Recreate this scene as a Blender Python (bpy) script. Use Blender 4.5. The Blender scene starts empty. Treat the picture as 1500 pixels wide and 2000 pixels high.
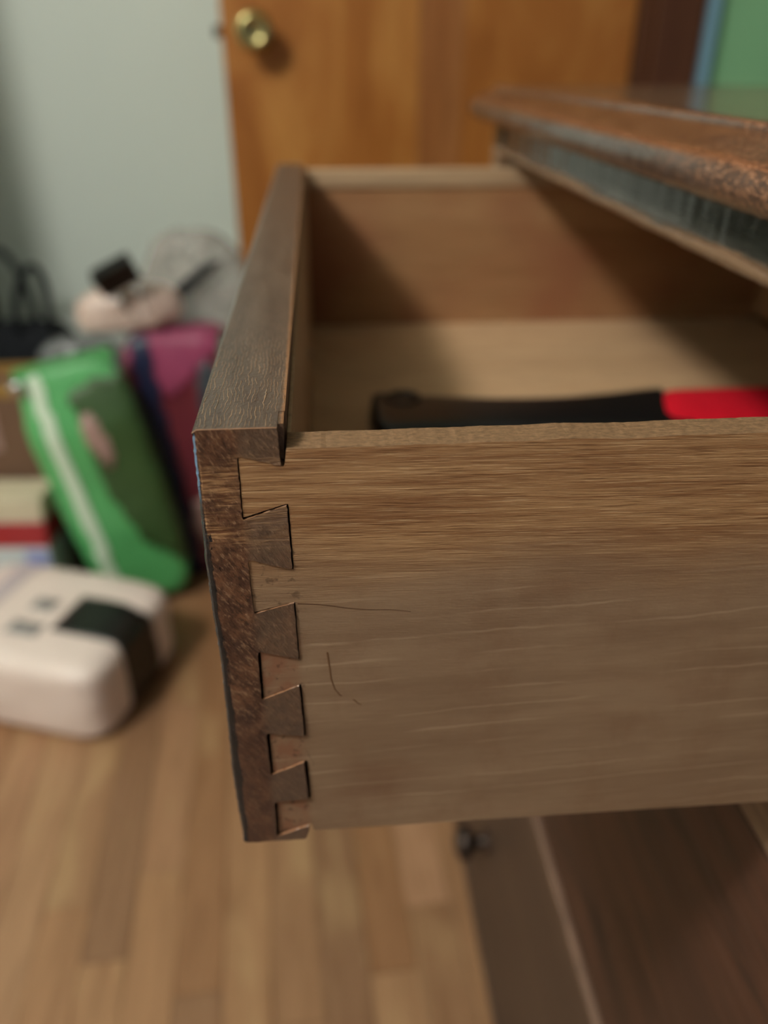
import bpy, bmesh, math, random
from mathutils import Vector, Matrix, noise
random.seed(7)
C = bpy.context.scene.collection
S = bpy.context.scene
OZ = 0.86          # height of the drawer's top edge above the floor; all numbers below are metres from that corner

# ------------------------------------------------------------------ camera, world, light, exposure
cam_d = bpy.data.cameras.new('camera'); cam = bpy.data.objects.new('camera', cam_d); C.objects.link(cam)
PITCH, YAW, ROLL = 0.5200, 0.0815, 0.0031
F = Vector((math.sin(YAW)*math.cos(PITCH), math.cos(YAW)*math.cos(PITCH), -math.sin(PITCH)))
R0 = Vector((math.cos(YAW), -math.sin(YAW), 0)); U0 = R0.cross(F)
Rv = R0*math.cos(ROLL)+U0*math.sin(ROLL); Uv = -R0*math.sin(ROLL)+U0*math.cos(ROLL)
M = Matrix((Rv, Uv, -F)).transposed().to_4x4()
M.translation = Vector((0.0318, -0.1741, 0.0759+OZ)); cam.matrix_world = M
cam_d.sensor_fit = 'VERTICAL'; cam_d.sensor_height = 36; cam_d.lens = 1541.7*36/2000
cam_d.clip_start = 0.01
cam_d.dof.use_dof = True; cam_d.dof.focus_distance = 0.204; cam_d.dof.aperture_fstop = 5.6
S.camera = cam
w = bpy.data.worlds.new('world'); S.world = w; w.use_nodes = True
w.node_tree.nodes['Background'].inputs[0].default_value = (0.90, 0.94, 1.0, 1)
w.node_tree.nodes['Background'].inputs[1].default_value = 0.16
ld = bpy.data.lights.new('ceiling_lamp', 'POINT'); ld.energy = 112; ld.color = (1.0, 0.955, 0.89); ld.shadow_soft_size = 0.14
lo = bpy.data.objects.new('ceiling_lamp', ld); lo.location = (-1.22, -0.42, 1.42+OZ); C.objects.link(lo)
S.view_settings.view_transform = 'Standard'; S.view_settings.look = 'None'
S.view_settings.gamma = 1; S.view_settings.use_curve_mapping = False; S.view_settings.exposure = 0.0

# ------------------------------------------------------------------ helpers
def lin(c):
    return tuple(((v/255)/12.92 if v/255 <= .04045 else ((v/255+.055)/1.055)**2.4) for v in c)+(1,)
class NT:
    def __init__(s, name, rough=.5, spec=.5):
        s.m = bpy.data.materials.new(name); s.m.use_nodes = True; s.t = s.m.node_tree
        s.b = s.t.nodes['Principled BSDF']; s.b.inputs['Roughness'].default_value = rough
        s.b.inputs['Specular IOR Level'].default_value = spec
        s.co = None
    def n(s, ty, **k):
        x = s.t.nodes.new(ty)
        for a, v in k.items(): setattr(x, a, v)
        return x
    def L(s, a, b): s.t.links.new(a, b)
    def coord(s, kind='Object', off=None):
        o = s.n('ShaderNodeTexCoord').outputs[kind]
        return s.map(o, loc=off) if off else o
    def map(s, src, sc=(1,1,1), rot=(0,0,0), loc=(0,0,0)):
        x = s.n('ShaderNodeMapping'); x.inputs['Scale'].default_value = sc; x.inputs['Rotation'].default_value = rot
        x.inputs['Location'].default_value = loc; s.L(src, x.inputs[0]); return x.outputs[0]
    def noise(s, src, scale=5, detail=4, rough=.55, dist=0):
        x = s.n('ShaderNodeTexNoise'); s.L(src, x.inputs['Vector']); x.inputs['Scale'].default_value = scale
        x.inputs['Detail'].default_value = detail; x.inputs['Roughness'].default_value = rough; x.inputs['Distortion'].default_value = dist
        return x.outputs['Fac']
    def ramp(s, src, stops, lin_col=True):
        x = s.n('ShaderNodeValToRGB'); s.L(src, x.inputs[0]); e = x.color_ramp.elements
        while len(e) < len(stops): e.new(.5)
        for i, (p, c) in enumerate(stops):
            e[i].position = p; e[i].color = lin(c) if isinstance(c, tuple) else (c, c, c, 1)
        return x.outputs[0]
    def mix(s, f, a, b, mode='MIX'):
        x = s.n('ShaderNodeMix', data_type='RGBA', blend_type=mode)
        for i, v in ((0, f), (6, a), (7, b)):
            if isinstance(v, (int, float)): x.inputs[i].default_value = v
            elif isinstance(v, tuple): x.inputs[i].default_value = lin(v)
            else: s.L(v, x.inputs[i])
        return x.outputs[2]
    def math(s, op, a, b=0, c=0, clamp=False):
        x = s.n('ShaderNodeMath', operation=op, use_clamp=clamp)
        for i, v in enumerate((a, b, c)):
            if isinstance(v, (int, float)): x.inputs[i].default_value = v
            else: s.L(v, x.inputs[i])
        return x.outputs[0]
    def sep(s, src):
        x = s.n('ShaderNodeSeparateXYZ'); s.L(src, x.inputs[0]); return x.outputs
    def step(s, v, a, b):           # smooth 0..1 from a to b
        x = s.n('ShaderNodeMapRange', interpolation_type='SMOOTHSTEP'); s.L(v, x.inputs[0])
        x.inputs[1].default_value = a; x.inputs[2].default_value = b; return x.outputs[0]
    def color(s, c):
        if isinstance(c, tuple): s.b.inputs['Base Color'].default_value = lin(c)
        else: s.L(c, s.b.inputs['Base Color'])
    def bump(s, h, strength=.5, dist=.0005):
        x = s.n('ShaderNodeBump'); s.L(h, x.inputs['Height']); x.inputs['Strength'].default_value = strength
        x.inputs['Distance'].default_value = dist; s.L(x.outputs[0], s.b.inputs['Normal'])

def plain(name, c, rough=.5, spec=.5, metal=0, var=0, scale=20, bump=0):
    m = NT(name, rough, spec); m.b.inputs['Metallic'].default_value = metal
    if var:
        f = m.noise(m.coord(), scale, 4)
        m.color(m.mix(f, tuple(max(0, v*(1-var)) for v in c), tuple(min(255, v*(1+var)) for v in c)))
        if bump: m.bump(f, .6, bump)
    else: m.color(c)
    return m.m

def wood(name, dark, light, axis, fine=500, coarse=40, stretch=.04, rough=.55, spec=.4, bump=.0002, blotch=None, coords='Object', coat=0):
    m = NT(name, rough, spec); co = m.coord(coords)
    sc = [1, 1, 1]; sc[axis] = stretch
    v = m.map(co, tuple(sc))
    a = m.noise(v, fine, 5, .6); b = m.noise(v, coarse, 4, .6, .6)
    c1 = m.ramp(b, [(.3, dark), (.7, light)])
    c2 = m.mix(m.math('MULTIPLY', m.step(a, .45, .75), .35), c1, tuple(x*.55 for x in dark))
    if blotch:
        c2 = m.mix(m.step(m.noise(co, blotch[1], 3), .4, .7), c2, blotch[0])
    m.color(c2); m.bump(m.math('ADD', a, m.math('MULTIPLY', b, .5)), .7, bump)
    if coat: m.b.inputs['Coat Weight'].default_value = coat; m.b.inputs['Coat Roughness'].default_value = .12
    return m.m

def link(name, me, mat, parent=None, smooth=False):
    o = bpy.data.objects.new(name, me); C.objects.link(o)
    if mat and not me.materials: me.materials.append(mat)
    if smooth:
        for p in me.polygons: p.use_smooth = True
    if parent: o.parent = parent
    return o
BASE = {}
def thing(name, label, cat, base, rot=(0, 0, 0), group=None):
    o = bpy.data.objects.new(name, None); C.objects.link(o); o.empty_display_size = .02
    o.location = (base[0], base[1], base[2]+OZ); o.rotation_euler = rot
    o['label'] = label; o['category'] = cat
    if group: o['group'] = group
    BASE[o] = Vector(base); return o
def root_of(o):
    while o.parent: o = o.parent
    return o
def part(name, bm, mat, parent, local=False, smooth=False, auto=None):
    """bm in scene metres (or in the thing's own axes when local)"""
    if not local:
        b = BASE[root_of(parent)]
        bmesh.ops.translate(bm, verts=bm.verts, vec=-b)
    bmesh.ops.recalc_face_normals(bm, faces=bm.faces)
    me = bpy.data.meshes.new(name); bm.to_mesh(me); bm.free()
    o = link(name, me, mat, parent, smooth)
    if auto: me.set_sharp_from_angle(angle=math.radians(auto))
    return o
def single(name, bm, mat, label=None, cat=None, base=(0, 0, 0), smooth=False, kind=None, rot=None):
    b = Vector(base); bmesh.ops.translate(bm, verts=bm.verts, vec=-b)
    bmesh.ops.recalc_face_normals(bm, faces=bm.faces)
    me = bpy.data.meshes.new(name); bm.to_mesh(me); bm.free()
    o = link(name, me, mat, None, smooth); o.location = (b.x, b.y, b.z+OZ)
    if label: o['label'] = label; o['category'] = cat
    if kind: o['kind'] = kind
    BASE[o] = b; return o
def box(bm, x0, x1, y0, y1, z0, z1, bev=0, seg=2):
    r = bmesh.ops.create_cube(bm, size=1)
    vs = r['verts']
    for v in vs:
        v.co = Vector(((x0+x1)/2+v.co.x*(x1-x0), (y0+y1)/2+v.co.y*(y1-y0), (z0+z1)/2+v.co.z*(z1-z0)))
    if bev:
        es = {e for v in vs for e in v.link_edges}
        bmesh.ops.bevel(bm, geom=list(es), offset=bev, segments=seg, affect='EDGES', profile=.5)
    return bm
def B(*a, **k): return box(bmesh.new(), *a, **k)
def prism(bm, pts, a, b, plane='XZ', bev=0, seg=2, arris=None):
    """closed outline extruded from a to b across its plane"""
    def P(p, t):
        return Vector((p[0], t, p[1])) if plane == 'XZ' else (Vector((p[0], p[1], t)) if plane == 'XY' else Vector((t, p[0], p[1])))
    v0 = [bm.verts.new(P(p, a)) for p in pts]; v1 = [bm.verts.new(P(p, b)) for p in pts]
    f0 = bm.faces.new(v0); bm.faces.new(v1[::-1]); n = len(pts)
    for i in range(n): bm.faces.new((v0[i], v1[i], v1[(i+1) % n], v0[(i+1) % n]))
    if bev:
        es = [e for e in f0.edges if not arris or any(v.co.x > arris[0] for v in e.verts)]
        bmesh.ops.bevel(bm, geom=es, offset=bev, segments=seg, affect='EDGES', profile=.5, clamp_overlap=True)
    if arris:
        bm.normal_update()
        es = [e for e in bm.edges if all(v.co.x < arris[0] and abs(v.co.y-a) < 1e-6 for v in e.verts) and len(e.link_faces) == 2
              and e.link_faces[0].normal.dot(e.link_faces[1].normal) < .5]
        bmesh.ops.bevel(bm, geom=es, offset=arris[1], segments=3, affect='EDGES', profile=.5, clamp_overlap=False)
    return bm
def jitter(pts, step=.0012, amp=.00012, seed=1):
    out = []; n = len(pts)
    for i in range(n):
        a = Vector(pts[i]); b = Vector(pts[(i+1) % n]); d = (b-a).length; k = max(1, int(d/step)); nrm = Vector((-(b-a).y, (b-a).x))/max(d, 1e-9)
        for j in range(k):
            p = a.lerp(b, j/k)
            q = amp*(noise.noise(Vector((p.x*700, p.y*700, seed)))+.6*noise.noise(Vector((p.x*1900, p.y*1900, seed+9))))
            out.append(tuple(p+nrm*q*(0 if (d > .15 or abs(nrm.y) > .999 and p.y > -.001) else 1)))
    return out
def lathe(bm, prof, n=32, axis='Z', at=(0, 0, 0)):
    rings = []
    for r, h in prof:
        ring = []
        for i in range(n):
            t = 2*math.pi*i/n; c, s = r*math.cos(t), r*math.sin(t)
            q = (c, s, h) if axis == 'Z' else ((c, h, s) if axis == 'Y' else (h, c, s))
            ring.append(bm.verts.new(Vector(at)+Vector(q)))
        rings.append(ring)
    for a, b in zip(rings, rings[1:]):
        for i in range(n): bm.faces.new((a[i], a[(i+1) % n], b[(i+1) % n], b[i]))
    bm.faces.new(rings[0]); bm.faces.new(rings[-1][::-1]); return bm
def tube(bm, pts, r, n=8, closed=False):
    pts = [Vector(p) for p in pts]; rings = []; N = len(pts)
    rr = r if isinstance(r, (list, tuple)) else [r]*N
    for i, p in enumerate(pts):
        a = pts[i-1] if (i > 0 or closed) else p; b = pts[(i+1) % N] if (i < N-1 or closed) else p
        t = (b-a).normalized(); u = t.orthogonal() if not rings else None
        if u is None:
            u = prev-t*prev.dot(t)
        u.normalize(); prev = u; v = t.cross(u)
        rings.append([bm.verts.new(p+rr[i]*(u*math.cos(2*math.pi*k/n)+v*math.sin(2*math.pi*k/n))) for k in range(n)])
    for i in range(N if closed else N-1):
        a = rings[i]; b = rings[(i+1) % N]
        for k in range(n): bm.faces.new((a[k], a[(k+1) % n], b[(k+1) % n], b[k]))
    if not closed: bm.faces.new(rings[0][::-1]); bm.faces.new(rings[-1])
    return bm
def pillow(sx, sy, sz, e=4, n=28, amp=0, fr=12, seed=0, tz=None):
    """soft closed pack: a superellipsoid, base at z=0, with creases"""
    bm = bmesh.new(); bmesh.ops.create_cube(bm, size=2)
    bmesh.ops.subdivide_edges(bm, edges=bm.edges, cuts=n, use_grid_fill=True)
    for v in bm.verts:
        p = v.co.copy(); l = (abs(p.x)**e+abs(p.y)**e+abs(p.z)**e)**(1/e); q = p/l
        if tz: q.x *= tz(q.z)[0]; q.y *= tz(q.z)[1]
        k = Vector((q.x*sx/2, q.y*sy/2, (q.z+1)*sz/2))
        if amp:
            s = Vector((k.x*fr, k.y*fr, k.z*fr*1.4))+Vector((seed, seed, 0))
            d = noise.noise(s)*amp+amp*.5*(1-abs(noise.noise(s*2.3))*2)
            k += q.normalized()*d*min(1, (q.z+1)*3)
        v.co = k
    return bm
def shell(bm, test, off=.0015):
    """the faces of a pack for which test(center) holds, lifted off a little and given a thickness"""
    bm.normal_update()
    keep = [f for f in bm.faces if test(f.calc_center_median(), f.normal)]
    out = bmesh.new(); mp = {}
    for f in keep:
        for v in f.verts:
            if v not in mp: mp[v] = (out.verts.new(v.co+v.normal*off), out.verts.new(v.co-v.normal*off*.2))
    kept = set(keep)
    for f in keep:
        out.faces.new([mp[v][0] for v in f.verts]); out.faces.new([mp[v][1] for v in reversed(f.verts)])
        for e in f.edges:
            if sum(1 for g in e.link_faces if g in kept) == 1:
                a, b = e.verts; out.faces.new((mp[a][0], mp[b][0], mp[b][1], mp[a][1]))
    return out

# ------------------------------------------------------------------ materials
def m_side():          # outer face of the drawer side: fine horizontal grain, orange and lined above, greyer below
    m = NT('drawer_side_wood', .62, .3); co = m.coord(off=(.12, .27, -.146)); X, Y, Z = m.sep(co)
    warp = m.map(co, (1, 1, 1), (0, math.radians(-1.2), 0)); warp2 = m.map(co, (1, 1, 1), (0, math.radians(2.6), 0))
    v = m.map(warp, (.03, .5, 1)); v2 = m.map(warp2, (.12, .3, 1))
    lines = m.noise(m.map(warp, (.03, .5, 1)), 2300, 3, .65); broad = m.noise(v, 420, 3, .5); soft = m.noise(v2, 95, 4, .65)
    fib = m.noise(m.map(co, (.16, 1, 1), (0, .10, 0)), 2600, 3, .6)
    zone = m.step(m.math('ADD', Z, m.math('MULTIPLY', m.math('SUBTRACT', m.noise(m.map(co, (.5, 1, 1)), 28, 2), .5), .035)), -.060, -.024)
    base = m.mix(m.step(soft, .30, .70), (140, 112, 88), (158, 130, 104))
    base = m.mix(m.math('MULTIPLY', m.step(m.noise(m.map(co, (1, 1, .6)), 45, 5, .7), .45, .7), .35), base, (126, 92, 68))
    top = m.mix(m.step(broad, .30, .70), (150, 106, 70), (186, 144, 102))
    c = m.mix(zone, base, top)
    lz = m.math('MULTIPLY', m.math('ADD', m.math('MULTIPLY', zone, .78), .22), m.step(lines, .52, .66))
    c = m.mix(m.math('MULTIPLY', lz, .62), c, (104, 66, 40))
    hz = m.math('MULTIPLY', m.math('ADD', m.math('MULTIPLY', zone, .9), .06), m.step(lines, .45, .34))
    c = m.mix(m.math('MULTIPLY', hz, .55), c, (220, 184, 142))
    wv = m.n('ShaderNodeTexWave', wave_type='BANDS', bands_direction='Z'); m.L(m.map(warp2, (.35, 1, 1)), wv.inputs[0]); wv.inputs['Scale'].default_value = 44
    wv.inputs['Distortion'].default_value = 2.6; wv.inputs['Detail'].default_value = 4; wv.inputs['Detail Scale'].default_value = 1.1; wv.inputs['Detail Roughness'].default_value = .62
    ring = m.math('MULTIPLY', m.math('MULTIPLY', m.step(wv.outputs['Fac'], .955, 1.0), m.math('SUBTRACT', 1, zone)), m.step(m.noise(m.map(co, (.35, 1, 1)), 60, 3), .42, .6))
    c = m.mix(m.math('MULTIPLY', ring, .30), c, (206, 178, 148))
    red = m.math('MULTIPLY', m.step(X, .0236, .0205), m.step(Z, -.06, -.066))          # stained tails
    c = m.mix(m.math('MULTIPLY', red, m.math('ADD', .35, m.math('MULTIPLY', m.step(m.noise(co, 150, 2), .4, .6), .45))), c, (140, 94, 70))
    dk = m.math('MULTIPLY', m.math('MULTIPLY', m.step(X, .026, .022), m.step(Z, -.03, -.036)), m.step(m.noise(m.map(co, (1, 1, 1), (0, .3, 0)), 330, 3), .56, .66))
    c = m.mix(m.math('MULTIPLY', dk, .55), c, (78, 58, 44))
    blot = m.step(m.noise(m.map(co, (.4, 1, 1)), 38, 3), .52, .75)
    c = m.mix(m.math('MULTIPLY', blot, .35), c, (118, 78, 56))
    geo = m.n('ShaderNodeNewGeometry'); nx, ny, nz = m.sep(geo.outputs['Normal'])
    tp = m.noise(m.map(co, (.6, 1, 1)), 900, 4, .7); tcol = m.mix(m.step(tp, .3, .7), (102, 78, 55), (138, 106, 77))
    c = m.mix(m.step(nz, .55, .85), c, tcol)
    m.color(c)
    h = m.math('ADD', m.math('MULTIPLY', lines, m.math('ADD', m.math('MULTIPLY', zone, .9), .25)), m.math('MULTIPLY', fib, .35)); m.bump(h, .85, .00028)
    return m.m
def m_front():         # drawer front: dark worn end grain, pored top, black finish along the outer arris
    m = NT('drawer_front_wood', .5, .5); co = m.coord(off=(.12, .27, -.146)); X, Y, Z = m.sep(co)
    geo = m.n('ShaderNodeNewGeometry'); nx, ny, nz = m.sep(geo.outputs['Normal'])
    # top face
    wob = m.math('ADD', m.math('MULTIPLY', m.noise(m.map(co, (1, .55, 1)), 150, 2), 3.0), m.math('MULTIPLY', m.noise(m.map(co, (1, .6, 1)), 480, 1), .6))
    ph = m.math('FRACT', m.math('ADD', m.math('MULTIPLY', X, 1000), wob))
    wd = m.math('MULTIPLY', m.noise(m.map(co, (1, .5, 1), loc=(5, 0, 0)), 500, 1), .12)
    pores = m.math('MULTIPLY', m.step(m.math('SUBTRACT', m.math('ABSOLUTE', m.math('SUBTRACT', ph, .5)), wd), .07, -.02), m.step(m.noise(m.map(co, (1, .24, 1), loc=(1, 2, 3)), 640, 1), .41, .50))
    pores = m.math('MULTIPLY', pores, m.math('ADD', .25, m.math('MULTIPLY', m.step(Y, .085, .04), .75)))
    pores = m.math('MULTIPLY', pores, m.step(Y, .0006, .002))
    dash = m.math('MULTIPLY', m.step(m.noise(m.map(co, (1, .5, 1), loc=(7, 1, 3)), 1300, 2), .62, .68), .6)
    tb = m.noise(m.map(co, (1, .2, 1)), 160, 4)
    top = m.mix(m.step(tb, .3, .7), (66, 55, 48), (88, 75, 65))
    topc = m.mix(m.math('MULTIPLY', pores, .75), m.mix(dash, top, (44, 36, 32)), (178, 142, 108))
    topc = m.mix(m.math('MULTIPLY', m.step(m.math('ADD', Y, m.math('MULTIPLY', m.noise(co, 900, 2), .001)), .0013, .0008), .6), topc, (176, 124, 88))
    edge = m.step(m.math('ADD', X, m.math('MULTIPLY', m.noise(co, 400, 3), .0016)), .0216, .0226)
    topc = m.mix(m.math('MULTIPLY', edge, .7), topc, (160, 112, 74))
    # end face
    dv = m.map(m.map(co, (1, 1, 1), (0, math.radians(35), 0)), (1, 1, .30)); dn = m.noise(dv, 1150, 5, .75, .3)
    hv = m.map(co, (.09, 1, 1)); hn = m.noise(hv, 1300, 3, .65); en = m.noise(co, 160, 4)
    e1 = m.mix(m.step(en, .35, .68), (84, 52, 38), (132, 88, 62))
    e1 = m.mix(m.math('MULTIPLY', m.step(m.noise(co, 75, 3), .5, .64), .5), e1, (66, 42, 36))
    e1 = m.mix(m.math('MULTIPLY', m.step(dn, .53, .64), .75), e1, (174, 136, 106))
    e1 = m.mix(m.math('MULTIPLY', m.step(dn, .46, .36), .7), e1, (44, 27, 22))
    rub = m.math('MULTIPLY', m.math('MULTIPLY', m.step(Z, -.0045, -.011), m.step(Z, -.037, -.028)), m.step(m.noise(m.map(co, (.4, 1, 1)), 120, 3), .34, .55))
    e2 = m.mix(m.step(hn, .4, .64), (100, 62, 38), (200, 154, 108))
    e = m.mix(m.math('MULTIPLY', rub, .75), e1, e2)
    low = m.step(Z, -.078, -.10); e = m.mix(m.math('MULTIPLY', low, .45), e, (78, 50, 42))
    pin = m.step(m.math('ADD', X, m.math('MULTIPLY', en, .004)), .0115, .0145)
    e = m.mix(m.math('MULTIPLY', pin, .5), e, (124, 102, 84))
    wid = m.math('ADD', m.math('MULTIPLY', m.step(Z, -.018, -.075), .0012), .0003)
    fin = m.step(m.math('SUBTRACT', m.math('ADD', X, m.math('MULTIPLY', m.math('SUBTRACT', m.noise(m.map(co, (1, 1, .3)), 300, 4, .7), .5), .0035)), wid), .0009, .0002)
    spot = m.step(m.noise(m.map(co, (1.6, 1, .6)), 260, 3, .6, .5), .60, .66)
    spot = m.math('MULTIPLY', spot, m.math('MULTIPLY', m.step(X, .0052, .003), m.math('MULTIPLY', m.step(Z, -.015, -.02), m.step(Z, -.047, -.04))))
    fin = m.math('MAXIMUM', fin, spot)
    e = m.mix(fin, e, (30, 28, 30))
    isx = m.step(nx, -.35, -.6); e = m.mix(isx, e, m.mix(m.step(Z, -.022, -.010), (38, 44, 50), (92, 124, 156)))  # reflection glint painted as blue on the upper chamfer, dark finish below
    ist = m.step(nz, .5, .75)
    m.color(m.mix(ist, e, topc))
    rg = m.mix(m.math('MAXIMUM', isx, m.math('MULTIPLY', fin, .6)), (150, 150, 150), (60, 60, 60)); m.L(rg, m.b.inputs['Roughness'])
    hgt = m.mix(ist, m.mix(rub, m.math('ADD', m.math('MULTIPLY', dn, 1.2), m.math('MULTIPLY', en, .4)), m.math('MULTIPLY', hn, .8)), m.math('ADD', m.math('MULTIPLY', pores, .45), m.math('MULTIPLY', m.noise(co, 700, 3), .35)))
    m.bump(hgt, 1.0, .00065)
    return m.m
def m_nosing():        # dresser top edge: brown varnish, worn orange on the arris
    m = NT('worn_varnish', .42, .5); co = m.coord(off=(.42, .28, -.86)); X, Y, Z = m.sep(co)
    geo = m.n('ShaderNodeNewGeometry'); nx, ny, nz = m.sep(geo.outputs['Normal'])
    a = m.noise(m.map(co, (1, .25, 1)), 120, 5, .65, .5); b = m.noise(m.map(co, (1, .35, 1)), 620, 6, .7, .2)
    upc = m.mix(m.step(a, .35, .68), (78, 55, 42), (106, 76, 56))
    vert = m.mix(m.step(a, .3, .7), (64, 52, 46), (88, 76, 70))  # upright faces: reflected grey put into the colour
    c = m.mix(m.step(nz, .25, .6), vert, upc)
    near = m.step(m.math('ADD', Y, m.math('MULTIPLY', m.math('SUBTRACT', a, .5), .15)), .19, .10)
    c = m.mix(m.math('MULTIPLY', near, .75), c, m.mix(m.step(b, .4, .6), (72, 48, 36), (128, 90, 66)))
    wear = m.math('MULTIPLY', m.step(b, .5, .62), m.math('MULTIPLY', near, m.math('MULTIPLY', m.step(nz, -.35, .05), m.step(nz, .9, .6))))
    c = m.mix(m.math('MULTIPLY', wear, .6), c, (150, 102, 72))
    arris = m.math('MULTIPLY', m.math('MULTIPLY', m.step(nz, .5, .72), m.step(nz, .93, .84)), m.step(b, .36, .55))
    c = m.mix(m.math('MULTIPLY', arris, .35), c, (146, 86, 50))
    m.color(c)
    m.L(m.mix(wear, (90, 90, 90), (170, 170, 170)), m.b.inputs['Roughness'])
    m.bump(m.math('ADD', m.math('MULTIPLY', a, .5), m.math('MULTIPLY', b, m.math('ADD', m.math('MULTIPLY', near, .7), .02))), .6, .0008)
    return m.m
def m_top():           # flat varnished top
    m = NT('polished_top', .17, .7); co = m.coord()
    a = m.noise(m.map(co, (.9, .08, 1)), 160, 5, .6, .4)
    m.color(m.mix(m.step(a, .3, .7), (88, 66, 50), (118, 90, 68))); m.bump(m.noise(co, 30, 3), .2, .0004)
    return m.m
def m_frieze():  # dark varnish with the grey of its reflections put into the colour
    m = NT('grey_reflection_varnish', .4, .45); co = m.coord(off=(.42, .28, -.86)); X, Y, Z = m.sep(co)
    a = m.noise(m.map(co, (1, .16, 1.2)), 90, 4, .6, .4)
    c = m.mix(m.step(a, .35, .7), (50, 47, 42), (78, 76, 70))
    low = m.step(m.math('ADD', Z, m.math('MULTIPLY', m.math('SUBTRACT', a, .5), .008)), .0112, .0085)
    c = m.mix(m.math('MULTIPLY', low, .9), c, (124, 96, 72))
    m.color(c); m.L(m.mix(low, (80, 80, 80), (150, 150, 150)), m.b.inputs['Roughness']); m.bump(m.noise(m.map(co, (1, .12, 1.4)), 70, 3, .5), .35, .0008)
    return m.m
def m_floor():
    m = NT('floor_wood', .42, .4)
    co = m.n('ShaderNodeNewGeometry').outputs['Position']
    oi = m.n('ShaderNodeObjectInfo').outputs['Random']
    v = m.n('ShaderNodeVectorMath', operation='ADD'); m.L(co, v.inputs[0])
    cmb = m.n('ShaderNodeCombineXYZ'); m.L(m.math('MULTIPLY', oi, 37), cmb.inputs[1]); m.L(m.math('MULTIPLY', oi, 11), cmb.inputs[0]); m.L(cmb.outputs[0], v.inputs[1])
    g = m.noise(m.map(v.outputs[0], (1, .07, 1)), 110, 5, .6, .8); bl = m.noise(m.map(v.outputs[0], (1, .35, 1)), 11, 3, .6)
    base = m.ramp(oi, [(0, (132, 98, 72)), (.25, (162, 122, 88)), (.5, (146, 106, 74)), (.75, (168, 128, 98)), (1, (152, 116, 80))])
    c = m.mix(m.math('MULTIPLY', m.step(g, .4, .7), .4), base, (98, 64, 38))
    c = m.mix(m.math('MULTIPLY', m.step(bl, .52, .74), .5), c, (178, 146, 106))
    m.color(c); m.bump(g, .4, .0004); return m.m
def m_door():
    m = NT('door_veneer', .38, .45); co = m.coord()
    v = m.map(co, (1, 1, .35), (0, .5, 0)); a = m.noise(v, 7, 4, .6, 1.2); b = m.noise(m.map(co, (1, 1, .1)), 60, 4)
    oi = m.n('ShaderNodeObjectInfo').outputs['Random']
    c = m.ramp(a, [(.3, (146, 86, 30)), (.5, (166, 104, 44)), (.68, (190, 132, 66))])
    c = m.mix(m.math('MULTIPLY', b, .3), c, (128, 74, 30)); m.color(c); return m.m
def m_clear(name, col, alpha, rough=.25):
    m = NT(name, rough, .6); co = m.coord(); f = m.noise(co, 18, 4, .6, .6)
    m.color(col); m.L(m.ramp(f, [(.3, alpha*.55), (.7, min(1, alpha*1.35))]), m.b.inputs['Alpha']); m.bump(f, .6, .01); return m.m
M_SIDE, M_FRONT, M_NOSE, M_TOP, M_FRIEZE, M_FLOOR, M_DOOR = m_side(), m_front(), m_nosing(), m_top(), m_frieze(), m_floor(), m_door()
M_INNER = wood('drawer_inside_wood', (152, 108, 72), (180, 138, 98), 0, 300, 22, .06, .6, .3, .00015, ((150, 100, 70), 9))
M_BOTTOM = wood('drawer_bottom_ply', (176, 142, 108), (198, 164, 128), 0, 240, 14, .12, .55, .35, .0001)
M_EDGE = wood('pale_strip_wood', (168, 138, 108), (188, 158, 126), 0, 300, 40, .04, .55, .3, .0001)
M_RAWTOP = wood('raw_edge_wood', (112, 84, 56), (168, 130, 92), 0, 800, 240, .35, .75, .2, .0006)
M_CARC = wood('dresser_dark_wood', (34, 24, 20), (80, 50, 37), 1, 110, 46, .14, .5, .35, .0012)
M_CARC2 = wood('dresser_smooth_wood', (66, 50, 41), (78, 60, 48), 1, 300, 20, .1, .5, .35, .0002)
M_RAIL = wood('rail_wood', (84, 66, 54), (140, 114, 92), 1, 700, 120, .06, .6, .3, .0005)
M_WORN = plain('worn_arris', (110, 86, 72), .55, .4, 0, .25, 40)
M_GREENW = plain('green_paint', (136, 190, 142), .6, .3, 0, .04, 3)
M_WHITEW = plain('white_paint', (212, 221, 212), .7, .3, 0, .02, 3)
M_BLUE = plain('pale_blue_paint', (128, 170, 190), .5, .4)
M_CASE = wood('casing_wood', (78, 44, 26), (100, 62, 38), 2, 200, 20, .05, .4, .4, .0002)
M_BRASS = plain('brass', (190, 176, 120), .22, .5, 1)
M_STEEL = plain('steel', (200, 200, 200), .25, .5, 1)
M_BLACK = plain('black_plastic', (18, 18, 18), .35, .5)
M_RED = plain('red_velvet', (190, 12, 34), .9, .2, 0, .2, 700, .0006)
M_GLUE = plain('dried_glue', (108, 76, 50), .6, .3)
M_CRACK = plain('dark_crack', (84, 56, 40), .9, .1)
M_PEWTER = plain('dark_pewter', (64, 52, 46), .35, .5, .6)

# ------------------------------------------------------------------ the room
FZ = -OZ
bm = B(-2.3, 2.3, -2.3, 1.95, FZ-.06, FZ-.0125); floor = single('floor', bm, M_FLOOR, base=(0, 0, FZ), kind='structure')
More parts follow.
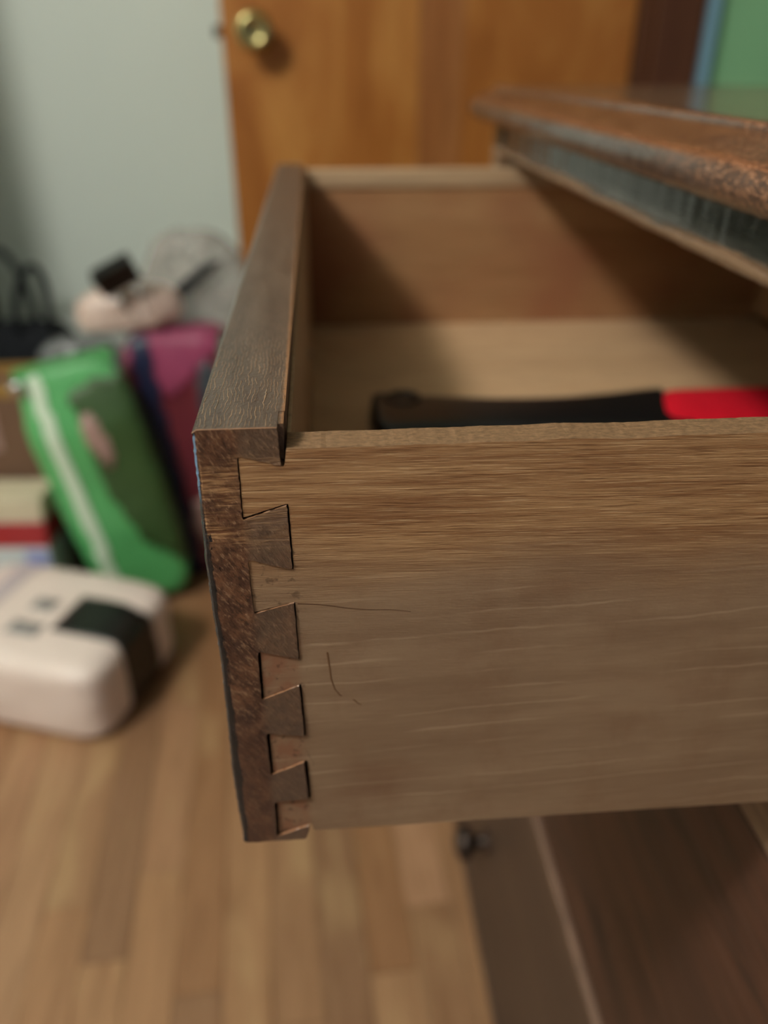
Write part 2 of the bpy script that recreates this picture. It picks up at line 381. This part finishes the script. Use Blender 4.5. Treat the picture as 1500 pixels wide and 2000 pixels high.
# strip flooring: 57 mm boards running away from the camera, slightly askew to the drawer
ang = math.atan(.062); pm = {}
def plank_mesh(L):
    if L not in pm:
        b = bmesh.new(); box(b, .0003, .0567, .0004, L-.0004, -.0125, 0)
        es = [e for e in b.edges if all(v.co.z > -.001 for v in e.verts)]
        bmesh.ops.bevel(b, geom=es, offset=.0007, segments=1, affect='EDGES')
        me = bpy.data.meshes.new('plank'); b.to_mesh(me); b.free(); me.materials.append(M_FLOOR); pm[L] = me
    return pm[L]
for i in range(-19, 13):
    y = -.55-random.random()*.5
    while y < 1.78:
        L = random.choice((.32, .45, .6, .75, .95, 1.1))
        if y+L > 1.93: L = .32
        o = bpy.data.objects.new('plank', plank_mesh(L)); C.objects.link(o); o.parent = floor
        lx, ly = i*.057-.0035+.03, y
        o.location = (lx*math.cos(ang)-ly*math.sin(ang), lx*math.sin(ang)+ly*math.cos(ang), 0); o.rotation_euler = (0, 0, ang)
        y += L
# back wall (white) seen past the open door; green wall with a pale blue trim strip right of the casing
single('wall_back', B(-2.3, .70, 1.80, 1.88, FZ-.0125, 1.6), M_WHITEW, base=(0, 1.8, FZ), kind='structure')
single('wall_right', B(.70, 2.3, 1.605, 1.88, FZ-.0125, 1.6), M_GREENW, base=(1.4, 1.6, FZ), kind='structure')
single('wall_left', B(-2.38, -2.3, -2.3, 1.88, FZ-.0125, 1.6), M_WHITEW, base=(-2.3, 0, FZ), kind='structure')
single('ceiling', B(-2.38, 2.38, -2.3, 1.95, 1.6, 1.68), M_WHITEW, base=(0, 0, 1.6), kind='structure')
# unseen block added left of the pile to cast soft shade on the wall
single('wall_shade_block', B(-1.25, -.772, 1.20, 1.7995, FZ-.0125, 1.6), M_WHITEW, base=(-.9, 1.5, FZ), kind='structure')
single('baseboard_back', B(-.7715, .70, 1.786, 1.7995, FZ, -.775, bev=.003), M_WHITEW, base=(0, 1.79, FZ), kind='structure')
# casing, two stepped boards, and the pale blue strip
cas = single('trim_1', B(.702, .796, 1.572, 1.604, FZ, 1.25, bev=.003), M_CASE, base=(.75, 1.6, FZ), kind='structure')
part('stop_bead', B(.674, .7015, 1.590, 1.625, FZ, 1.22, bev=.002), M_CASE, cas)
single('trim_2', B(.797, .828, 1.580, 1.604, FZ, 1.25, bev=.003), M_BLUE, base=(.81, 1.6, FZ), kind='structure')
# door leaf
DY = 1.60
door = single('door_1', B(-.136, .668, DY+.004, DY+.036, FZ+.01, 1.17), M_DOOR, base=(.66, DY, FZ), kind='structure')
part('left_board', B(-.136, .243, DY-.002, DY+.004, FZ+.01, 1.17, bev=.0012), M_DOOR, door)
M_DOOR2 = wood('door_mullion_veneer', (140, 84, 40), (168, 112, 64), 2, 60, 8, .12, .4, .4, .0002)
part('middle_board', B(.2435, .330, DY-.004, DY+.004, FZ+.01, 1.17, bev=.0012), M_DOOR2, door)
part('right_board', B(.3305, .668, DY-.002, DY+.004, FZ+.01, 1.17, bev=.0012), M_DOOR, door)
KX, KZ = -.0715, .122
b = bmesh.new(); lathe(b, [(.0335, 0), (.0335, -.003), (.030, -.006), (.013, -.010), (.0115, -.030), (.0135, -.034), (.024, -.038), (.0325, -.047), (.0345, -.054), (.032, -.061), (.0265, -.0655), (.022, -.066), (.0165, -.0635), (.0075, -.062), (.002, -.062)], 40, 'Y', (KX, DY-.002, KZ))
part('door_knob', b, M_BRASS, door, smooth=True)
b = B(-.152, -.136, DY+.010, DY+.026, KZ-.010, KZ+.010, bev=.002); part('latch_bolt', b, M_PEWTER, door)

# ------------------------------------------------------------------ dresser
XF = .195; YN, YFAR = -.072, .600
dr = thing('dresser', 'dark brown worn wooden dresser with moulded top and open top drawer', 'dresser', (.42, .28, FZ))
nose = [(.2035, .0568), (.1965, .0568), (.1955, .0561), (.1950, .0540), (.1935, .0534), (.188, .0512), (.182, .0488), (.1785, .0474), (.1758, .0460), (.1742, .0438), (.1734, .0405), (.1736, .0365), (.1750, .0332), (.1780, .0308), (.186, .0302), (.190, .0290), (.1925, .0265), (.2035, .0265)]
def profile_run(pts, y0, y1, n, amp, seed):
    b = bmesh.new(); rows = []
    for j in range(n+1):
        y = y0+(y1-y0)*j/n
        row = []
        for i, (x, z) in enumerate(pts):
            k = 0 if i in (0, len(pts)-1) else 1
            d = amp*noise.noise(Vector((x*300, y*120, z*300+seed)))+amp*.7*noise.noise(Vector((x*500, y*420, z*500+seed)))
            row.append(b.verts.new((x+k*d, y, z+k*d*.6)))
        rows.append(row)
    for r0, r1 in zip(rows, rows[1:]):
        for i in range(len(pts)): b.faces.new((r0[i], r0[(i+1) % len(pts)], r1[(i+1) % len(pts)], r1[i]))
    b.faces.new(rows[0]); b.faces.new(rows[-1][::-1]); return b
part('edge_moulding', profile_run(nose, YN-.022, YFAR+.018, 360, .00028, 3), M_NOSE, dr, smooth=True, auto=50)
part('top_board', B(.2036, .660, YN-.022, YFAR+.018, .030, .0568, bev=.0008), M_TOP, dr)
frz = [(.215, .0264), (.1955, .0264), (.1952, .0245), (.1950, .0115), (.1942, .0102), (.1922, .0094), (.1915, .0078), (.1920, .0056), (.1935, .0046), (.215, .0046)]
part('frieze_rail', profile_run(frz, YN+.030, .5685, 300, .00035, 8), M_FRIEZE, dr, smooth=True, auto=50)
for y0, y1 in ((YN, YN+.0285), (.5705, YFAR)):
    part('corner_post', B(.1925, .235, y0, y1, FZ, .0264, bev=.0015), M_FRIEZE, dr)
for y0, y1 in ((YN+.001, YN+.016), (YFAR-.016, YFAR-.001)):
    part('side_board', B(.236, .645, y0, y1, FZ+.02, .0264), M_CARC, dr)
part('back_board', B(.635, .645, YN+.018, YFAR-.018, FZ+.02, .0264), M_CARC, dr)
part('bottom_board', B(.200, .633, YN+.03, YFAR-.03, FZ+.03, FZ+.045), M_CARC, dr)
YA, YB = YN+.0300, .5690
part('rail', B(.1935, .240, YA, YB, -.187, -.154, bev=.0015), M_RAIL, dr)
part('dust_board', B(.241, .630, YA, YB, -.182, -.172), M_CARC, dr)
part('rail', B(.1915, .240, YA, YB, -.4745, -.4655, bev=.0028, seg=3), M_WORN, dr)
part('plinth', B(.1940, .240, YA, YB, FZ, -.838, bev=.0015), M_CARC2, dr)
def knob(parent, x, y, z, s=1):
    b = bmesh.new(); lathe(b, [(.011*s, 0), (.011*s, -.002), (.006*s, -.005), (.0055*s, -.012), (.010*s, -.016), (.0155*s, -.022), (.0165*s, -.027), (.013*s, -.033), (.006*s, -.036), (.001, -.0365)], 28, 'X', (x, y, z))
    return part('knob', b, M_PEWTER, parent, smooth=True)
for k, (z0, z1, mt) in enumerate(((-.4625, -.1895, M_CARC), (-.836, -.4765, M_CARC2))):
    b = B(.1950, .215, YA+.0015, YB-.0015, z0, z1, bev=.0015)
    f = part('drawer_front', b, mt, dr)
    zc = (z0+z1)/2
    for y in (.165, .400):
        kb = knob(f, .1950, y, -.300 if k == 0 else -.685, 1.25)

# ------------------------------------------------------------------ the open drawer
W = thing('drawer', 'open dovetailed wooden drawer pulled out of the dresser', 'drawer', (.12, .27, -.146))
mm = .001
T = [[(10.4, -7.1), (10.1, -25.1), (21.5, -21.1), (21.0, -10.2)], [(10.5, -36.7), (10.7, -54.4), (21.7, -51.2), (21.9, -40.5)],
     [(10.8, -67.2), (10.5, -85.3), (21.6, -80.5), (22.0, -70.7)], [(10.9, -98.4), (11.0, -116.2), (21.6, -111.5), (22.2, -100.5)],
     [(11.4, -128.3), (11.1, -144.6), (21.6, -140.4), (22.1, -127.8)]]
gapL = [.35, .12, .75, 1.0, .9]; gapT = [.12, .15, .35, .45, .45]; gapB = [.45, .15, .25, .3, .3]
fo = [(1.3, 0), (20.4, 0), (20.7, -9.6)]
for tl, bl, br, tr in T: fo += [tr, tl, bl, br]
fo += [(21.8, -142.4), (20.6, -146.6), (1.0, -146.6), (.2, -145.6), (-.5, -128), (-.6, -112), (-.2, -91), (.1, -70), (-.4, -54), (-.5, -37), (-.1, -22), (0, -12), (.1, -4), (.3, -.8)]
fo = [(a*mm, c*mm) for a, c in fo]
b = bmesh.new(); prism(b, jitter(fo, .0010, .00020, 2), 0, .0103, 'XZ', bev=.00025, seg=2, arris=(.0009, .0015))
for v in b.verts:          # the end stands a hair proud of the side towards the bottom
    v.co.y += .0045*v.co.z*(1-max(0, v.co.y)/.0103)
main = [(.0013, 0), (.0220, 0), (.0220, -.1466), (0, -.1466), (-.0004, -.11), (0, -.02), (.0003, -.0008)]
prism(b, main, .01031, .5504, 'XZ')
prism(b, [(.0190, -.0002), (.0218, -.0002), (.0217, -.0060), (.0215, -.0096), (.0190, -.0096)], .0030, .0104, 'XZ')
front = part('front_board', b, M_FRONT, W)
front['label'] = 'thick dark worn front board with black outer arris'
# near side with its five tails
so = [(22.35, -5.6), (21.5, -10.5)]
for i, (tl, bl, br, tr) in enumerate(T):
    sh = (.25, .1, .45, .8, .9)[i]
    so += [(tr[0]+.25, tr[1]-gapT[i]), (tl[0]+gapL[i], tl[1]-gapT[i]), (bl[0]+gapL[i], bl[1]+gapB[i]+.35), (br[0]+.1, br[1]+gapB[i])]
    nxt = T[i+1][3] if i < 4 else (22.2, -143.0)
    so += [(br[0]+.3+sh, br[1]+gapB[i]-.1), (nxt[0]+.15+sh, nxt[1]-.15)]
so = [p for p in so]
so += [(23.4, -143.6)]
side_out = [(a*mm, c*mm) for a, c in so]+[(.10, -.1438), (.20, -.1441), (.30, -.1446), (.455, -.1450), (.455, -.0052), (.30, -.0052), (.20, -.0053), (.12, -.0054), (.05, -.0056)]
b = bmesh.new(); prism(b, jitter(side_out, .0012, .00010, 5), .0001, .0100, 'XZ', bev=.00025, seg=2)
for v in b.verts:
    if v.co.z > -.0060 and v.co.x > .0235:
        d = .0004*noise.noise(Vector((v.co.x*60, v.co.y*20, 1)))+.00008*noise.noise(Vector((v.co.x*400, v.co.y*100, 4))); v.co.z += d
side = part('near_side', b, M_SIDE, W); side['label'] = 'near side board with fine straight grain and dovetail tails'
# far side: one board with a pale strip along its top
part('far_side', B(.0225, .455, .5395, .5500, -.1440, -.0180, bev=.0004), M_INNER, W)
part('edge_strip', B(.0225, .455, .5380, .5500, -.0178, -.0035, bev=.0015), M_EDGE, W)['label'] = 'pale strip along the top of the far side'
part('back_board', B(.440, .450, .0105, .5390, -.130, -.012), M_INNER, W)
part('bottom_panel', B(.0224, .4395, .0102, .5390, -.139, -.1350), M_BOTTOM, W)['label'] = 'pale bare bottom panel'
# inner face of the front: a lighter lining with its raw edge
part('inner_lining', B(.02205, .0232, .0110, .5375, -.1345, -.0060, bev=.0003), M_EDGE, W)
# marks on the near side
pts = [(.0301, .0003, -.0690), (.0303, .0003, -.0712), (.0306, .0002, -.075), (.0309, .0002, -.079), (.0319, .0002, -.0830), (.0334, .0002, -.0855), (.0340, .0002, -.0858)]
rr_ = [.0006, .0007, .0004, .0004, .0003, .0003, .0001]
part('glue_run', tube(bmesh.new(), [(p[0], .00002+r_, p[2]) for p, r_ in zip(pts, rr_)], rr_, 12), M_GLUE, side)
pts = [(.0370, .0005, -.0872), (.0378, .0005, -.0880), (.0388, .0005, -.0892), (.0396, .0005, -.0896)]
rr_ = [.0002, .0009, .0007, .0001]
part('glue_spot', tube(bmesh.new(), [(p[0], .00002+r_, p[2]) for p, r_ in zip(pts, rr_)], rr_, 12), M_GLUE, side)
pts = [(.0226+.031*t, .00022, -.0518-.0045*t+.0003*math.sin(t*9)) for t in [k/16 for k in range(17)]]
rr_ = [.00030-.0002*k/17 for k in range(17)]
part('crack', tube(bmesh.new(), [(p[0], .00004+r_, p[2]) for p, r_ in zip(pts, rr_)], rr_, 10), M_CRACK, side)
b = bmesh.new(); lathe(b, [(.0035, .0232), (.0035, .0242), (.0025, .0248), (.0004, .0249)], 16, 'X', (0, .385, -.112))
part('screw_head', b, M_STEEL, W, smooth=True)
# pull knob on the outer face (hidden from here by the board)
b = bmesh.new(); lathe(b, [(.010, 0), (.010, -.002), (.006, -.005), (.0055, -.010), (.010, -.014), (.015, -.019), (.0155, -.023), (.011, -.028), (.001, -.030)], 24, 'X', (-.0003, .275, -.073))
part('knob', b, M_PEWTER, W, smooth=True)

# ------------------------------------------------------------------ lint brush in the drawer
br = thing('lint_brush', 'lint brush with black handle and red velvet pad lying in the drawer', 'brush', (.26, .285, -.1349))
def brush_body(x0, x1, fy, fw, fz, n=60, m=20, e=3):
    b = bmesh.new(); rings = []
    for j in range(n+1):
        t = j/n; x = x0+(x1-x0)*t; cy, hw, cz, hh = fy(t), fw(t), fz(t)[0], fz(t)[1]
        ring = []
        for k in range(m):
            a = 2*math.pi*k/m; c, s = math.cos(a), math.sin(a)
            ring.append(b.verts.new((x, cy+hw*math.copysign(abs(c)**(2/e), c), cz+hh*math.copysign(abs(s)**(2/e), s))))
        rings.append(ring)
    for p, q in zip(rings, rings[1:]):
        for k in range(m): b.faces.new((p[k], p[(k+1) % m], q[(k+1) % m], q[k]))
    b.faces.new(rings[0]); b.faces.new(rings[-1][::-1]); return b
def endr(t, s=.03): return math.sqrt(max(0.02, 1-max(0, (s-t)/s)**2))

def lerp(a, b, t): return a+(b-a)*t
HB = brush_body(.060, .256, lambda t: .290-.020*math.sin(min(1, t*1.25)*math.pi*.5)+.012*t, lambda t: (.0335-.010*math.sin(t*math.pi))*endr(t, .05), lambda t: (-.1240, .0108*endr(t, .03)), e=5)
h = part('handle', HB, M_BLACK, br, smooth=True, auto=60)
b = bmesh.new(); lathe(b, [(.0085, 0), (.0085, .0012), (.0100, .0018), (.0115, .0012), (.0118, 0)], 24, 'Z', (.083, .302, -.1136))
part('hanging_hole_rim', b, M_BLACK, h, smooth=True)
pad = brush_body(.250, .425, lambda t: .280, lambda t: .0285*math.sqrt(max(.03, 1-max(0, (.02-t)/.02)**2))*math.sqrt(max(.03, 1-max(0, (t-.85)/.15)**2)), lambda t: (-.1225, .0122*math.sqrt(max(.1, 1-max(0, (.1-t)/.1)**2))), e=3)
for v in pad.verts:
    if v.co.x < .275: v.co.x -= .45*(.306-v.co.y)*(.275-v.co.x)/.025
part('velvet_pad', pad, M_RED, br, smooth=True)['label'] = 'red velvet pad'

# ------------------------------------------------------------------ things on the floor behind, at the left
def mats():
    g = {}
    g['pack'] = plain('pinkish_white_film', (226, 208, 200), .38, .5, 0, .04, 14, .003)
    g['green'] = plain('green_film', (86, 164, 98), .35, .5, 0, .10, 10, .004)
    g['dgreen'] = plain('dark_green_film', (54, 80, 42), .4, .5, 0, .2, 10, .003)
    g['stripe'] = plain('pale_stripe', (206, 222, 200), .45)
    g['pink'] = plain('magenta_film', (146, 62, 94), .35, .5, 0, .1, 12, .003)
    g['maroon'] = plain('maroon_film', (104, 34, 48), .35, .5, 0, .15, 12, .003)
    g['navy'] = plain('navy_print', (22, 30, 62), .4)
    g['slate'] = plain('slate_print', (58, 66, 74), .4)
    g['skin'] = plain('dusty_pink_print', (160, 128, 120), .45)
    g['beige'] = plain('peach_film', (204, 180, 168), .35, .5, 0, .08, 16, .004)
    g['card'] = plain('brown_card', (112, 84, 66), .75, .3, 0, .1, 12)
    g['tan'] = plain('tan_edge', (150, 116, 62), .7, .3)
    g['white'] = plain('blueish_white_card', (196, 204, 206), .5, .4, 0, .05, 14)
    g['cream'] = plain('cream_card', (196, 184, 158), .6, .4)
    g['redp'] = plain('red_print', (156, 36, 40), .5)
    g['lil'] = plain('lilac_print', (150, 156, 200), .5)
    g['grey'] = plain('charcoal_sleeve', (50, 50, 54), .6)
    g['ink'] = plain('grey_ink', (140, 136, 134), .6)
    g['fabric'] = plain('black_fabric', (26, 28, 32), .85, .2, 0, .2, 60, .001)
    return g
G = mats()
G['clear'] = m_clear('clear_plastic', (182, 174, 166), .55); G['smoke'] = m_clear('smoky_plastic', (116, 118, 118), .85)
# pinkish white soft pack with a black label
PK = dict(sx=.36, sy=.235, sz=.125, e=5)
pk = thing('soft_pack', 'pinkish white wrapped pack with a black label lying in front on the floor', 'package', (-.445, .917, FZ), (0, 0, math.radians(-19)))
pb = pillow(.345, .262, .150, 7, 24, .003, 14, 1)
part('wrapper', pb.copy(), G['pack'], pk, local=True, smooth=True)
part('label', shell(pb, lambda c, n: -.045 < c.y < .045 and c.x > .055 and c.z > .012, .0012), M_BLACK, pk, local=True, smooth=True)['label'] = 'black label wrapped over the end'
part('printed_text', shell(pb, lambda c, n: n.z > .7 and ((-.015 < c.x < .03 and -.065 < c.y < -.035) or (-.02 < c.x < .02 and -.01 < c.y < .03)), .0010), G['ink'], pk, local=True, smooth=True)
part('printed_band', shell(pb, lambda c, n: n.z > .5 and -.12 < c.x < -.075, .0008), plain('mauve_film', (190, 176, 180), .4), pk, local=True, smooth=True)
# green tall pack
gp = thing('green_pack', 'tall bright green plastic pack with a pale stripe leaning back', 'package', (-.318, 1.150, FZ+.012), (math.radians(-3), math.radians(-11), math.radians(7)))
gb = pillow(.195, .075, .475, 6, 30, .0035, 9, 5, tz=lambda z: (1-.06*max(0, z-.6)/.4-.16*max(0, -z-.1), 1-.8*max(0, z-.55)/.45))
part('wrapper', gb.copy(), G['green'], gp, local=True, smooth=True)
part('stripe', shell(gb, lambda c, n: n.y < -.3 and -.066 < c.x < -.042 and c.z > .02, .0012), G['stripe'], gp, local=True, smooth=True)['label'] = 'pale stripe'
part('dark_print', shell(gb, lambda c, n: (n.y < -.2 or n.x > .3) and c.x > -.006+.25*max(0, .26-c.z) and .14-1.2*(c.x-.02) < c.z < .445-.35*max(0, .03-c.x), .0012), G['dgreen'], gp, local=True, smooth=True)['label'] = 'dark green printed panel'
part('picture', shell(gb, lambda c, n: n.y < -.2 and ((c.x-.015-.15*(.35-c.z))/.017)**2+((c.z-.345)/.052)**2 < 1, .0022), G['skin'], gp, local=True, smooth=True)
part('top_seam', prism(bmesh.new(), jitter([(-.088, .466), (.088, .466), (.083, .492), (-.083, .490)], .01, .0015, 3), -.002, .002), G['green'], gp, local=True)
part('foil_tab', pillow(.026, .010, .022, 3, 6), M_STEEL, gp, local=True, smooth=True).location = (-.080, -.022, .452)
# magenta and maroon pack behind
mg = thing('magenta_pack', 'magenta and maroon plastic pack standing behind the green pack', 'package', (-.232, 1.262, FZ), (math.radians(-1.5), 0, math.radians(4)))
mb_ = pillow(.205, .105, .510, 6, 30, .004, 9, 9)
part('wrapper', mb_.copy(), G['maroon'], mg, local=True, smooth=True)
part('upper_print', shell(mb_, lambda c, n: c.z > .39+1.0*abs(c.x+.015), .0012), G['pink'], mg, local=True, smooth=True)['label'] = 'magenta upper part'
part('dark_figure', shell(mb_, lambda c, n: n.y < -.3 and ((c.x-.050)/.020)**2+((c.z-.40)/.06)**2 < 1, .0022), G['slate'], mg, local=True, smooth=True)
part('navy_stripe', shell(mb_, lambda c, n: n.y < -.3 and -.052 < c.x-.10*(.2-c.z) < -.016, .0022), G['navy'], mg, local=True, smooth=True)
part('round_print', shell(mb_, lambda c, n: n.y < -.3 and ((c.x-.022)/.030)**2+((c.z-.135)/.055)**2 < 1, .0022), G['skin'], mg, local=True, smooth=True)
# peach bag folded and held by a binder clip
pg = thing('peach_bag', 'peach coloured folded bag closed with a binder clip on the magenta pack', 'bag', (-.305, 1.266, -.349), (0, math.radians(-4), math.radians(8)))
part('bag_body', pillow(.185, .07, .076, 2.8, 16, .007, 16, 3), G['beige'], pg, local=True, smooth=True)
bc = thing('binder_clip', 'large black binder clip with wire handles on the peach bag', 'clip', (-.300, 1.212, -.262), (math.radians(12), math.radians(-25), math.radians(10)))
bc.scale = (1.3, 1.3, 1.3)
b = bmesh.new(); prism(b, [(-.017, .034), (.017, .034), (.003, 0), (.0015, 0), (.0015, .002), (.0145, .0325), (-.0145, .0325), (-.0015, .002), (-.0015, 0), (-.003, 0)], -.027, .027, 'YZ', bev=.0006)
part('spring_body', b, M_BLACK, bc, local=True)
for sgn in (-1, 1):
    pts = [(-.016, sgn*.003, .001), (-.013, sgn*.010, -.018), (-.010, sgn*.014, -.034), (0, sgn*.016, -.040), (.010, sgn*.014, -.034), (.013, sgn*.010, -.018), (.016, sgn*.003, .001)]
    part('wire_handle', tube(bmesh.new(), pts, .0015, 8), M_STEEL, bc, local=True, smooth=True)
# clear crumpled bag to the right of it
cb = thing('clear_bag', 'crumpled clear plastic bag bulging above the magenta pack', 'bag', (-.195, 1.410, FZ), (0, math.radians(-1), math.radians(4)))
part('film', pillow(.225, .13, .655, 3.2, 30, .014, 11, 12), G['clear'], cb, local=True, smooth=True)
part('black_strap', tube(bmesh.new(), [(-.075, -.070, .525), (-.045, -.078, .550), (-.01, -.080, .575), (.025, -.078, .600), (.05, -.070, .612)], [.007, .011, .010, .009, .004], 10), G['fabric'], cb, local=True, smooth=True)
sb = thing('smoky_bag', 'grey translucent plastic bag slumped behind the green pack', 'bag', (-.435, 1.415, FZ), (0, math.radians(-3), 0))
part('film', pillow(.20, .10, .455, 3, 26, .012, 10, 21), G['smoke'], sb, local=True, smooth=True)
# cardboard box, printed box, charcoal sleeve
ca = thing('cardboard_box', 'brown cardboard box with a tan rim at the left edge', 'box', (-.600, 1.275, FZ), (0, 0, math.radians(2)))
part('carton', B(-.13, .108, -.060, .060, 0, .410, bev=.002), G['card'], ca, local=True)
b = bmesh.new()
for q in ((-.132, .110, -.062, -.056), (-.132, .110, .056, .062)): box(b, *q, .405, .428)
for q in ((-.132, -.126, -.0555, .0555), (.104, .110, -.0555, .0555)): box(b, *q, .405, .428)
part('rim', b, G['tan'], ca, local=True)['label'] = 'tan rim'
part('side_print', B(-.09, .03, -.0622, -.0602, .30, .385), G['skin'], ca, local=True)
tb = thing('tote', 'black fabric tote with two upright loop handles by the wall', 'bag', (-.625, 1.56, FZ), (0, 0, 0))
part('tote_body', pillow(.25, .14, .44, 5, 20, .005, 10, 31), G['fabric'], tb, local=True, smooth=True)
for (cx, cy, wd, hh, tl) in ((.055, -.045, .034, .105, .020), (-.005, .03, .040, .125, -.012)):
    pts = [(cx-wd+tl*0, cy, .42)]+[(cx-wd*math.cos(t)+tl*math.sin(t), cy, .465+hh*math.sin(t)) for t in [math.pi*k/18 for k in range(19)]]+[(cx+wd, cy, .42)]
    part('loop_handle', tube(bmesh.new(), pts, .0075, 10), G['fabric'], tb, local=True, smooth=True)
pbx = thing('printed_box', 'white box with a red band and cream top behind the soft pack', 'box', (-.552, 1.135, FZ), (math.radians(-2), 0, math.radians(-3)))
part('carton', B(-.10, .075, -.045, .045, .002, .215, bev=.004), G['white'], pbx, local=True)
part('cream_top', B(-.101, .076, -.046, .046, .212, .256, bev=.004), G['cream'], pbx, local=True)['label'] = 'cream top'
part('red_band', B(-.1015, .0765, -.0465, .0465, .160, .2115, bev=.002), G['redp'], pbx, local=True)['label'] = 'red band'
part('lilac_panel', B(.030, .0715, -.0466, -.0452, .02, .152), G['lil'], pbx, local=True)
part('dark_print', B(-.085, -.062, -.0466, -.0452, .02, .11), G['slate'], pbx, local=True)
gs = thing('charcoal_sleeve', 'dark charcoal slab leaning beside the green pack', 'box', (-.424, 1.222, FZ+.003), (0, math.radians(-7), math.radians(4)))
part('slab', B(-.045, .035, -.012, .012, 0, .245, bev=.006), G['grey'], gs, local=True)
